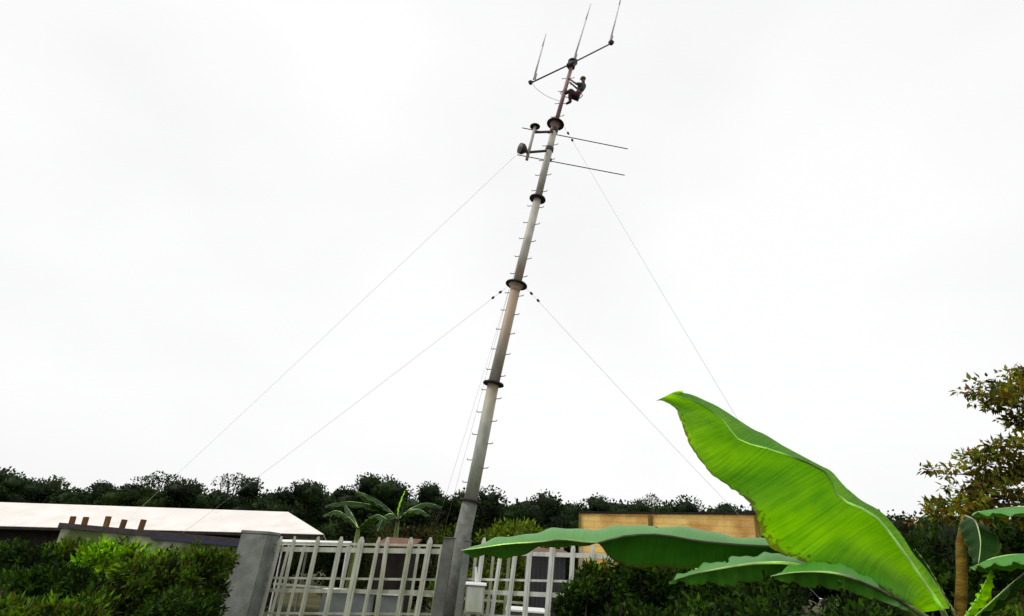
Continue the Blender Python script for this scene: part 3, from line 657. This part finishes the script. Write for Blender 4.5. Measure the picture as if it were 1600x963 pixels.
# cabinets behind the fence
lbs = ['grey equipment cabinet with white rimmed lid, leftmost of three behind the fence', 'grey equipment cabinet with white rimmed lid, middle of three behind the fence', 'grey equipment cabinet with white rimmed lid, nearest the mast of three behind the fence']
for k, (x0, x1) in enumerate(((503, 546), (548, 586), (588, 628))):
    Y = 15.9; a, b = at(x0, 926, Y), at(x1, 926, Y); b.z = a.z = at(565, 926, Y).z
    t = thing('equipment_cabinet', lbs[k], 'cabinet', Vector(((a.x + b.x) / 2, Y + .3, 0)), 'equipment cabinets behind the fence')
    bm = B(); box(bm, a.x + .01, b.x - .01, Y, Y + .6, .1, a.z - .03, .01); obj('case', bm, M['cabinet'], t)
    bm = B(); box(bm, a.x + .05, b.x - .05, Y - .02, Y - .002, .16, a.z - .14, .005); d_ = obj('door', bm, M['cabinet'], t)
    bm = B(); box(bm, b.x - .12, b.x - .09, Y - .045, Y - .022, a.z * .5, a.z * .5 + .14, .004); h_ = obj('handle', bm, M['darksteel'], t); h_.parent = d_
    h_.location = Vector((0, 0, 0))
    bm = B(); box(bm, a.x, b.x, Y - .05, Y + .63, a.z - .026, a.z + .03, .01); obj('lid', bm, M['white'], t)
    bm = B(); box(bm, a.x + .04, b.x - .04, Y + .04, Y + .56, 0, .098); obj('plinth', bm, M['post'], t)
Y = 13.9; a, b = at(794, 951, Y), at(852, 951, Y)
t = thing('equipment_cabinet', 'low grey box with a bright sloping lid right of the meter box', 'cabinet', Vector(((a.x + b.x) / 2, Y + .35, 0)))
bm = B(); box(bm, a.x, b.x, Y, Y + .7, 0, a.z - .05, .01); obj('case', bm, M['post'], t)
bm = B(); z = a.z - .047; hexa(bm, [(a.x - .04, Y - .05, z), (b.x + .04, Y - .05, z), (b.x + .04, Y + .75, z), (a.x - .04, Y + .75, z), (a.x - .03, Y - .04, z + .03), (b.x + .03, Y - .04, z + .03), (b.x + .03, Y + .73, z + .07), (a.x - .03, Y + .73, z + .07)]); obj('lid', bm, M['white'], t)
# dark store behind the second panel
Y = 15.5; a, b = at(826, 864, Y), at(884, 866, Y)
t = thing('shed', 'dark grey sheet metal store with a ribbed front behind the white fence panel', 'shed', Vector(((a.x + b.x) / 2, Y + .8, 0)))
M['slate'] = mat('slate_sheet', (.055, .055, .06), (.035, .035, .035), 3, .7, .2, .1)
bm = B(); box(bm, a.x, b.x, Y, Y + 1.6, 0, a.z); obj('wall', bm, M['slate'], t)
bm = B()
for k in range(9):
    x = lerp(a.x, b.x, (k + .5) / 9); box(bm, x - .02, x + .02, Y - .022, Y - .002, .05, a.z - .05)
obj('cladding', bm, M['slate'], t)
bm = B(); hexa(bm, [(a.x - .1, Y - .15, a.z + .003), (b.x + .1, Y - .15, a.z + .003), (b.x + .1, Y + 1.7, a.z + .003), (a.x - .1, Y + 1.7, a.z + .003), (a.x - .1, Y - .15, a.z + .04), (b.x + .1, Y - .15, a.z + .04), (b.x + .1, Y + 1.7, a.z + .2), (a.x - .1, Y + 1.7, a.z + .2)]); obj('roof', bm, M['rust'], t)

# ------------------------------------------------------------------ mast
PY = 17.0
K = [at(x, y, PY) for x, y in ((735, 783), (771, 600), (807, 445), (840, 311), (868, 194), (895, 97))]
d0 = (K[0] - at(717, 862, PY)); base = K[0] - d0 * (K[0].z / d0.z)
print('MAST section lengths', [round((b - a).length, 2) for a, b in zip(K, K[1:])], 'height', K[-1].z, 'base', base)
mast = thing('radio_mast', 'tall leaning grey tubular mast with step pegs and flanged joints', 'mast', base)
rad = [.225, .18, .165, .14, .125, .078]; secs = [base] + K
mm = [M['post'], M['galv_green'], M['galv'], M['galv'], M['galv'], M['redsteel']]
for i in range(6):
    a, b = secs[i], secs[i + 1]; d = (b - a).normalized()
    bm = B(); tube(bm, [a, lerp(a, b, .5), b - d * .02], [rad[i] * 1.04, rad[i], rad[i] * .96], 24); obj('section', bm, mm[i], mast, True)
fr = [.3, .32, .36, .29, .33, .19]
for i, p in enumerate(K):
    d = (secs[i + 1] - secs[i]).normalized(); bm = B()
    tube(bm, [p - d * .022, p - d * .002], fr[i], 28); tube(bm, [p + d * .002, p + d * .02], fr[i] * .97, 28)
    s, u = frame(d)
    for k in range(10):
        a = k * math.pi / 5; q = p + (s * math.cos(a) + u * math.sin(a)) * fr[i] * .84; tube(bm, [q - d * .04, q + d * .04], .014, 6)
    fo = obj('flange', bm, M['flange'], mast)
    if i in (2, 4, 5):
        bm = B(); r0 = rad[i] * .96; tube(bm, [p - d * .26, p - d * .16, p - d * .08, p - d * .024], [r0 * 1.02, r0 * 1.06, r0 * 1.18, lerp(r0, fr[i], .5)], 28)
        o = obj('gusset', bm, M['galv'] if i < 4 else M['redsteel'], mast, True)
# step pegs
def seg_at(y):
    """point on the mast axis at photo row y, its radius"""
    ys = [(717, 862), (735, 783), (771, 600), (807, 445), (840, 311), (868, 194), (895, 97)]
    for i in range(6):
        if ys[i][1] >= y >= ys[i + 1][1]:
            s = (ys[i][1] - y) / (ys[i][1] - ys[i + 1][1]); return at(lerp(ys[i][0], ys[i + 1][0], s), y, PY), rad[i]
for side, rows in ((-1, (754, 719, 679, 644, 609, 577, 545, 514, 484, 457, 427, 400, 372, 347, 321, 297, 273, 250, 227, 182, 161, 142, 122)),
                   (1, (768, 732, 694, 659, 624, 589, 555, 523, 493, 464, 434, 406, 379, 352, 326, 301, 275, 251, 228, 183, 163, 143, 124))):
    for y in rows:
        c, r_ = seg_at(y); v = Vector((side * .93, -.36 if side > 0 else .3, 0)).normalized()
        bm = B(); q = c + v * (r_ * .9)
        tube(bm, [q, q + v * .17 + Vector((0, 0, .01 if side > 0 else 0)), q + v * .185 + Vector((0, 0, .045))], .013, 6)
        obj('step_peg', bm, M['peg'], mast)
# cross arm, head plate and brackets (parts)
X0, Xc, X1 = at(829, 130, 16.5), at(893, 103, PY), at(955, 68, 17.2)
bm = B(); tube(bm, [X0, Xc + Vector((0, -.12, 0)), X1], .03, 10); obj('crossarm', bm, M['maroon'], mast, True)
bm = B(); tube(bm, [Xc - (K[5] - K[4]).normalized() * .1, Xc + (K[5] - K[4]).normalized() * .12], .15, 16)
beam(bm, lerp(Xc, X0, .12) + Vector((0, -.1, 0)), lerp(Xc, X1, .12) + Vector((0, -.1, 0)), .16, .1, side=(0, 1, 0), bev=.01); obj('clamp', bm, M['darksteel'], mast)
for X, r_ in ((X0, .1), (X1, .13)):
    bm = B(); tube(bm, [X - Vector((0, 0, .04)), X + Vector((0, 0, .05))], [r_ * .6, r_], 8); obj('end_plate', bm, M['maroon'], mast)
# whips
for lb, p0, p1, Ya, Yb in (('short grey whip antenna on the left end of the cross arm', (834, 124), (853, 53), 16.5, 16.5),
                           ('grey whip antenna standing on the very top of the mast', (896, 96), (923, 6), PY, PY),
                           ('grey whip antenna on the right end of the cross arm, cut by the picture top', (953, 66), (973, -14), 17.2, 17.2)):
    a, b = at(*p0, Ya), at(*p1, Yb); t = thing('whip_antenna', lb, 'antenna', a, 'whip antennas on the mast head')
    bm = B(); tube(bm, [a + (b - a) * .06, lerp(a, b, .7)], .036, 10); tube(bm, [lerp(a, b, .7), b], [.03, .022], 10); obj('radome', bm, M['whip'], t, True)
    bm = B(); tube(bm, [a, a + (b - a) * .1], .04, 10); tube(bm, [a + Vector((.06, 0, 0)), a + (b - a) * .12 + Vector((.06, 0, 0))], .02, 8); obj('mount', bm, M['galv'], t)
# feeder loop
bm = B(); tube(bm, P3([(832, 131, 16.5), (838, 139, 16.55), (850, 148, 16.65), (862, 154, 16.75), (874, 158, 16.85)]), .009, 6)
tag(obj('feeder_cable', bm, M['wire']), 'thin grey cable sagging from the left end of the cross arm to the mast', 'cable')
# side bracket assembly with dish
r0, r1 = at(836, 198, 16.7), at(823, 250, 16.7)
t = thing('dish_antenna', 'small dark drum dish on a stub pole bracketed left of the mast', 'antenna', r1)
bm = B(); tube(bm, [r0, r1], .055, 12); obj('stub_pole', bm, M['galv'], t, True)
bm = B(); tube(bm, [r0, r0 + Vector((0, 0, .04))], [.19, .12], 16); obj('cap', bm, M['darksteel'], t)
for pa, pb, mt in (((834, 207), (864, 206), 'maroon'), ((828, 238), (854, 236), 'darksteel')):
    bm = B(); beam(bm, at(*pa, 16.7), at(*pb, 16.85), .08, .07, side=(0, 1, 0), bev=.01); obj('bracket_arm', bm, M[mt], t)
for y in (204, 234):
    c, r_ = seg_at(y); d = (K[4] - K[3]).normalized(); bm = B(); tube(bm, [c - d * .07, c + d * .07], r_ + .03, 20); obj('collar', bm, M['darksteel'], t, False)
dc = at(816, 233, 16.6); ax = Vector((-.85, -.5, -.05)).normalized(); bm = B()
tube(bm, [dc + ax * .14, dc + ax * .1, dc - ax * .02, dc - ax * .12, dc - ax * .18], [.06, .2, .2, .13, .06], 20); obj('drum', bm, M['darksteel'], t)
bm = B(); tube(bm, [dc - ax * .17, at(826, 240, 16.7)], .07, 12); obj('radio_unit', bm, M['redsteel'], t)
# long thin booms
for lb, pa, pb in (('upper long thin rod passing the mast top and sticking out to the right', (816, 200), (981, 233)), ('lower long thin rod passing the mast and sticking out to the right', (808, 242), (976, 274))):
    a, b = at(*pa, 17.25), at(*pb, 17.25); t = thing('boom_rod', lb, 'rod', a, 'thin rods across the mast')
    bm = B(); tube(bm, [a, b], .018, 8); obj('rod', bm, M['peg'], t)
    c = lerp(a, b, .3); bm = B(); beam(bm, c + Vector((-.09, -.05, 0)), c + Vector((.09, -.05, 0)), .12, .08, side=(0, 1, 0)); obj('clamp', bm, M['darksteel'], t)
# guy wires
def guy(label, a, b, n, rr=.0045):
    t = thing('guy_wire', label, 'guy wire', Vector((b.x, b.y, 0)) if b.z > -1 else b, 'guy wires of the mast')
    d = b - a; pts = [a + d * (i / 16) - Vector((0, 0, .12 * math.sin(math.pi * i / 16))) for i in range(17)]
    bm = B(); tube(bm, pts, rr, 6); obj('cable', bm, M['wire'], t)
    for k in range(n):
        c = a + d.normalized() * (.28 + .32 * k); bm = B(); e = d.normalized()
        tube(bm, [c - e * .06, c - e * .03, c + e * .03, c + e * .06], [.015, .04, .04, .015], 10); obj('insulator', bm, M['darksteel'], t)
    bm = B(); g0 = Vector((b.x, b.y, 0)); box(bm, b.x - .2, b.x + .2, b.y - .2, b.y + .2, -.1, max(.3, b.z + .05), .02); obj('anchor_block', bm, M['concrete'], t)
def ext(a, p1, Y1):
    """guy from a through photo pixel p1 at distance Y1 and on down to the ground"""
    q = at(*p1, Y1); d = q - a; return a + d * ((a.z - .3) / (-d.z))
g1 = at(806, 243, 16.8); guy('upper left guy wire falling behind the middle of the white roof', g1, ext(g1, (275, 740), 28), 0)
g2 = at(882, 199, 17); guy('upper right guy wire falling behind the big banana leaf', g2, ext(g2, (1155, 655), 19), 2)
g3 = at(792, 449, 17); guy('lower left guy wire falling behind the right end of the white roof', g3, ext(g3, (405, 740), 24), 2)
g4 = at(821, 449, 17); guy('lower right guy wire falling towards the ochre wall end', g4, ext(g4, (1150, 795), 19), 2)
g5 = at(797, 447, 17.3); guy('rear guy wire close beside the mast, the inner of the two', g5, ext(g5, (712, 760), 24), 0)
g6 = at(836, 318, 17.3); guy('rear guy wire beside the mast, the outer and longer of the two', g6, at(696, 775, 27) + (at(696, 775, 27) - g6) * .25, 0)

# ------------------------------------------------------------------ climber
def skin_mesh(name, joints, edges, m, parent, rootj=0, sub=2):
    me = bpy.data.meshes.new(name); me.from_pydata([tuple(j[0]) for j in joints], edges, [])
    o = bpy.data.objects.new(name, me); C.objects.link(o)
    md = o.modifiers.new('s', 'SKIN'); md.use_smooth_shade = True
    for v, j in zip(me.skin_vertices[0].data, joints):
        r_ = j[1]; v.radius = r_ if isinstance(r_, tuple) else (r_, r_)
    me.skin_vertices[0].data[rootj].use_root = True
    sb = o.modifiers.new('u', 'SUBSURF'); sb.levels = sub; sb.render_levels = sub
    dg = bpy.context.evaluated_depsgraph_get(); m2 = bpy.data.meshes.new_from_object(o.evaluated_get(dg))
    bpy.data.objects.remove(o); m2.name = name
    if not m2.materials: m2.materials.append(None)
    m2.materials.clear()
    return linkmesh(name, m2, m, parent, True)
cy = 16.85
J = {}
def j(n, px, py, Y=cy): J[n] = at(px, py, Y)
j('pel', 902, 151); j('belly', 904, 145); j('chest', 908.5, 136); j('neck', 911, 131); j('chin', 911.5, 128.5); j('head', 911, 124.5)
j('sl', 909, 132.5, cy - .17); j('sr', 913, 133.5, cy + .17)
j('el', 900, 131, cy - .2); j('hl', 891, 124.5, cy - .05)
j('er', 902, 139, cy + .2); j('hr', 893, 131, cy + .15)
j('hipl', 899.5, 151.5, cy - .1); j('hipr', 900, 150.5, cy + .1)
j('kl', 890, 146.5, cy - .2); j('al', 891, 159, cy - .14); j('tl', 886, 162, cy - .18)
j('kr', 892, 141, cy + .2); j('ar', 885, 146, cy + .12); j('tr', 880, 146.5, cy + .12)
climber = thing('person', 'climber in grey shirt and dark trousers clinging to the right side of the mast head', 'person', J['al'] * 1)
names = ['pel', 'belly', 'chest', 'neck', 'chin', 'head', 'sl', 'el', 'hl', 'sr', 'er', 'hr', 'hipl', 'kl', 'al', 'tl', 'hipr', 'kr', 'ar', 'tr']
rd = dict(pel=.115, belly=.12, chest=.16, neck=.055, chin=.07, head=.1, sl=.065, el=.042, hl=.032, sr=.065, er=.042, hr=.032, hipl=.08, kl=.062, al=.042, tl=.034, hipr=.08, kr=.062, ar=.042, tr=.034)
ed = [('pel', 'belly'), ('belly', 'chest'), ('chest', 'neck'), ('neck', 'chin'), ('chin', 'head'), ('chest', 'sl'), ('sl', 'el'), ('el', 'hl'), ('chest', 'sr'), ('sr', 'er'), ('er', 'hr'),
      ('pel', 'hipl'), ('hipl', 'kl'), ('kl', 'al'), ('al', 'tl'), ('pel', 'hipr'), ('hipr', 'kr'), ('kr', 'ar'), ('ar', 'tr')]
extra_j, extra_e = [], []
ix = {n: i for i, n in enumerate(names)}
JJ = [(J[n], rd[n]) for n in names]; EE = [(ix[a], ix[b]) for a, b in ed]
# fingers: rooted in the palm, curled round the pegs / pole
for hnd, el in (('hl', 'el'), ('hr', 'er')):
    d = (J[hnd] - J[el]).normalized(); s, u = frame(d)
    for k, (off, ln) in enumerate(((-.033, .03), (-.011, .036), (.011, .034), (.033, .027))):
        b0 = len(JJ); p = J[hnd] + d * .045 + s * off
        JJ += [(p, .0095), (p + d * ln, .009), (p + d * ln * 1.2 - u * ln, .008), (p + d * ln * .5 - u * ln * 1.5, .007)]
        EE += [(ix[hnd], b0), (b0, b0 + 1), (b0 + 1, b0 + 2), (b0 + 2, b0 + 3)]
    b0 = len(JJ); JJ += [(J[hnd] + s * .05 + d * .01, .011), (J[hnd] + s * .062 + d * .035 - u * .02, .009), (J[hnd] + s * .04 + d * .05 - u * .045, .008)]
    EE += [(ix[hnd], b0), (b0, b0 + 1), (b0 + 1, b0 + 2)]
skin_mesh('body', JJ, EE, M['skin'], climber, 0, 1)
def sub(nm, js, es, scale, m, over={}):
    i2 = {n: i for i, n in enumerate(js)}
    return skin_mesh(nm, [(over.get(n, J[n]), rd[n] * scale * 1.12) for n in js], [(i2[a], i2[b]) for a, b in es], m, climber, 0, 2)
sub('shirt', ['belly', 'chest', 'sl', 'el', 'sr', 'er', 'neck'], [('belly', 'chest'), ('chest', 'sl'), ('sl', 'el'), ('chest', 'sr'), ('sr', 'er'), ('chest', 'neck')], 1.25, M['shirt'], {'neck': lerp(J['chest'], J['neck'], .7)})
sub('trousers', ['pel', 'hipl', 'kl', 'al', 'hipr', 'kr', 'ar'], [('pel', 'hipl'), ('hipl', 'kl'), ('kl', 'al'), ('pel', 'hipr'), ('hipr', 'kr'), ('kr', 'ar')], 1.25, M['trousers'])
for a, b in (('al', 'tl'), ('ar', 'tr')):
    bm = B(); tube(bm, [J[a] + (J[a] - J[b]) * .25, J[a], lerp(J[a], J[b], .6), J[b] + (J[b] - J[a]) * .2], [.045, .06, .055, .035], 10); obj('boot', bm, M['sock'], climber, True)
hd = J['head']; bm = B(); bmesh.ops.create_uvsphere(bm, u_segments=16, v_segments=10, radius=.108)
for v in bm.verts: v.co = Vector((v.co.x * 1.05, v.co.y, max(v.co.z, -.01) * .95)) + hd + Vector((.0, 0, .045))
obj('cap', bm, M['helmet'], climber, True)
fd = Vector((-1, -.25, 0)).normalized(); sd = Vector((.25, -1, 0)).normalized()
bm = B(); q = hd + fd * .1 - Vector((0, 0, .02)); tube(bm, [q + Vector((0, 0, .02)), q + fd * .02 - Vector((0, 0, .02))], [.01, .016], 8); obj('nose', bm, M['skin'], climber, True)
for sgn in (-1, 1):
    bm = B(); q = hd + fd * .088 + sd * .036 * sgn; tube(bm, [q, q + fd * .012], .013, 8); obj('eye', bm, M['white'], climber, True)
    bm = B(); q = hd + sd * .095 * sgn - Vector((0, 0, .02)); tube(bm, [q - Vector((0, 0, .03)), q, q + Vector((0, 0, .03))], [.01, .018, .012], 8); obj('ear', bm, M['skin'], climber, True)
bm = B(); q = hd + fd * .092 - Vector((0, 0, .055)); tube(bm, [q - sd * .025, q + sd * .025], .006, 6); obj('mouth', bm, M['maroon'], climber, True)
c, r_ = seg_at(148); bm = B()
loop = [J['pel'] + Vector((.12, -.14, .06)), J['pel'] + Vector((-.05, -.17, .05)), c + Vector((-.02, -.16, .06)), c + Vector((-.13, 0, .07)), c + Vector((-.02, .16, .06)), J['pel'] + Vector((-.05, .17, .05)), J['pel'] + Vector((.12, .14, .06)), J['pel'] + Vector((.2, 0, .06))]
tube(bm, loop + [loop[0]], .016, 8); obj('safety_belt', bm, M['darksteel'], climber, True)

# ------------------------------------------------------------------ left foreground bushes
for i, a in enumerate([
  ('bright green leafy bush in front of the low mossy wall', 190, 834, 11.5, 170, 'bush_bright', 3600, .17, .07),
  ('dark green bush at the left edge below the white roof', 28, 838, 11.5, 170, 'bush_dark', 4200, .17, .07),
  ('dark green bush against the left side of the concrete pillar', 310, 845, 12.5, 150, 'bush', 3600, .17, .07),
  ('mid green bush in front of the bright bush at left', 245, 862, 10, 170, 'bush', 4200, .15, .065),
  ('dull green bush hiding the left half of the low mossy wall', 118, 832, 12.5, 120, 'bush', 3600, .15, .06),
  ('dark shaggy bush left of centre in the left thicket', 110, 876, 9.5, 190, 'bush_dark', 4600, .14, .06),
  ('light green low bush in the bottom left corner', 85, 925, 7.5, 200, 'bush', 5200, .13, .05),
  ('dark brownish scrub at the foot of the concrete pillar', 285, 915, 8.5, 150, 'bush_dark', 4200, .12, .05),
  ('olive bush filling the far bottom left corner edge', -30, 905, 8, 150, 'scrub', 3500, .13, .06)]):
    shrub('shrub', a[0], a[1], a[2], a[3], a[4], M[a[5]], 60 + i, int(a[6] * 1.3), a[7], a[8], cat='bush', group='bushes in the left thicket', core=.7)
# right thicket below and behind the banana leaves
for i, a in enumerate([
  ('green bush covering the right end of the white fence panel', 950, 862, 11, 110, 'bush', 4200, .15, .06),
  ('dark bush in front of the white fence panel, under the arching leaf', 915, 890, 9, 110, 'bush_dark', 4400, .13, .055),
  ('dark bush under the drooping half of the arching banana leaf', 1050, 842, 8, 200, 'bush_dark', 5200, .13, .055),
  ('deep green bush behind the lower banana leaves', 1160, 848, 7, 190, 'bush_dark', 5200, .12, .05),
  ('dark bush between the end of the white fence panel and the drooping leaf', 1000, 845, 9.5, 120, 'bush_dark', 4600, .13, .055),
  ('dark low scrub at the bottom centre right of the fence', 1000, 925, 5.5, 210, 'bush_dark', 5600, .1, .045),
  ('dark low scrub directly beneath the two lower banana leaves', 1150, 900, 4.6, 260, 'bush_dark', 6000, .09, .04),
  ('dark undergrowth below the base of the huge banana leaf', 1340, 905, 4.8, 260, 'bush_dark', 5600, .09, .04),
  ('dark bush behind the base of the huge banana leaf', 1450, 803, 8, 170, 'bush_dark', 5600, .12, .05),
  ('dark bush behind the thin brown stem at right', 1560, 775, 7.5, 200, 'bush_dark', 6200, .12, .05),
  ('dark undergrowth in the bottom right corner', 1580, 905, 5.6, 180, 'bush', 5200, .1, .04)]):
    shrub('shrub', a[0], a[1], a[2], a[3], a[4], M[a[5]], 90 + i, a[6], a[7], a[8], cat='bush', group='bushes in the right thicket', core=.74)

# ------------------------------------------------------------------ reddish tree at right edge
Yt = 6.5; rt = at(1715, 900, Yt); rt.z = 0
t = thing('red_leaved_tree', 'tree at the right edge with sparse red, orange and green leaf tufts against the sky', 'tree', rt)
bm = B(); fork = at(1715, 760, Yt); tube(bm, [rt, lerp(rt, fork, .5) + Vector((.05, 0, 0)), fork, at(1730, 560, Yt)], [.12, .1, .08, .03], 12)
obj('trunk', bm, M['bark'], t, True)
br = [((1715, 690), (1610, 640), (1512, 612)), ((1715, 660), (1620, 640), (1540, 628)), ((1720, 660), (1650, 612), (1575, 606)), ((1715, 690), (1640, 665), (1585, 655)),
      ((1715, 745), (1610, 716), (1540, 710)), ((1715, 740), (1630, 700), (1560, 697)), ((1715, 760), (1590, 745), (1468, 740)), ((1715, 750), (1620, 742), (1540, 752)), ((1715, 780), (1600, 765), (1510, 768)),
      ((1715, 790), (1570, 788), (1442, 795)), ((1715, 790), (1600, 778), (1480, 785)), ((1715, 640), (1650, 600), (1600, 588)), ((1715, 770), (1640, 735), (1590, 728)), ((1715, 815), (1580, 806), (1448, 812)), ((1715, 810), (1620, 795), (1500, 800))]
rg = random.Random(8); cl = []; bm = B()
for a, b, c in br:
    ya = Yt + rg.uniform(-.5, .5); A_, B_, C_ = at(*a, Yt), at(*b, Yt + (ya - Yt) * .5), at(*c, ya)
    tube(bm, [A_, B_, C_], [.025, .012, .004], 6)
    for k in range(15):
        p = lerp(B_, C_, k / 14) if k > 3 else lerp(A_, B_, k / 3)
        q = p + Vector((rg.uniform(-.1, .1), rg.uniform(-.25, .25), rg.uniform(-.03, .07))); r_ = rg.uniform(.04, .1)
        cl.append((*q, r_ * 1.9, r_ * 1.5, r_ * .6)); tube(bm, [p, q], .003, 5)
obj('branch', bm, M['bark'], t, True)
foliage('crown', cl, 7000, .075, .032, M['autumn'], t, 77, core=0, shell=.2, out=.9, up=-.1)
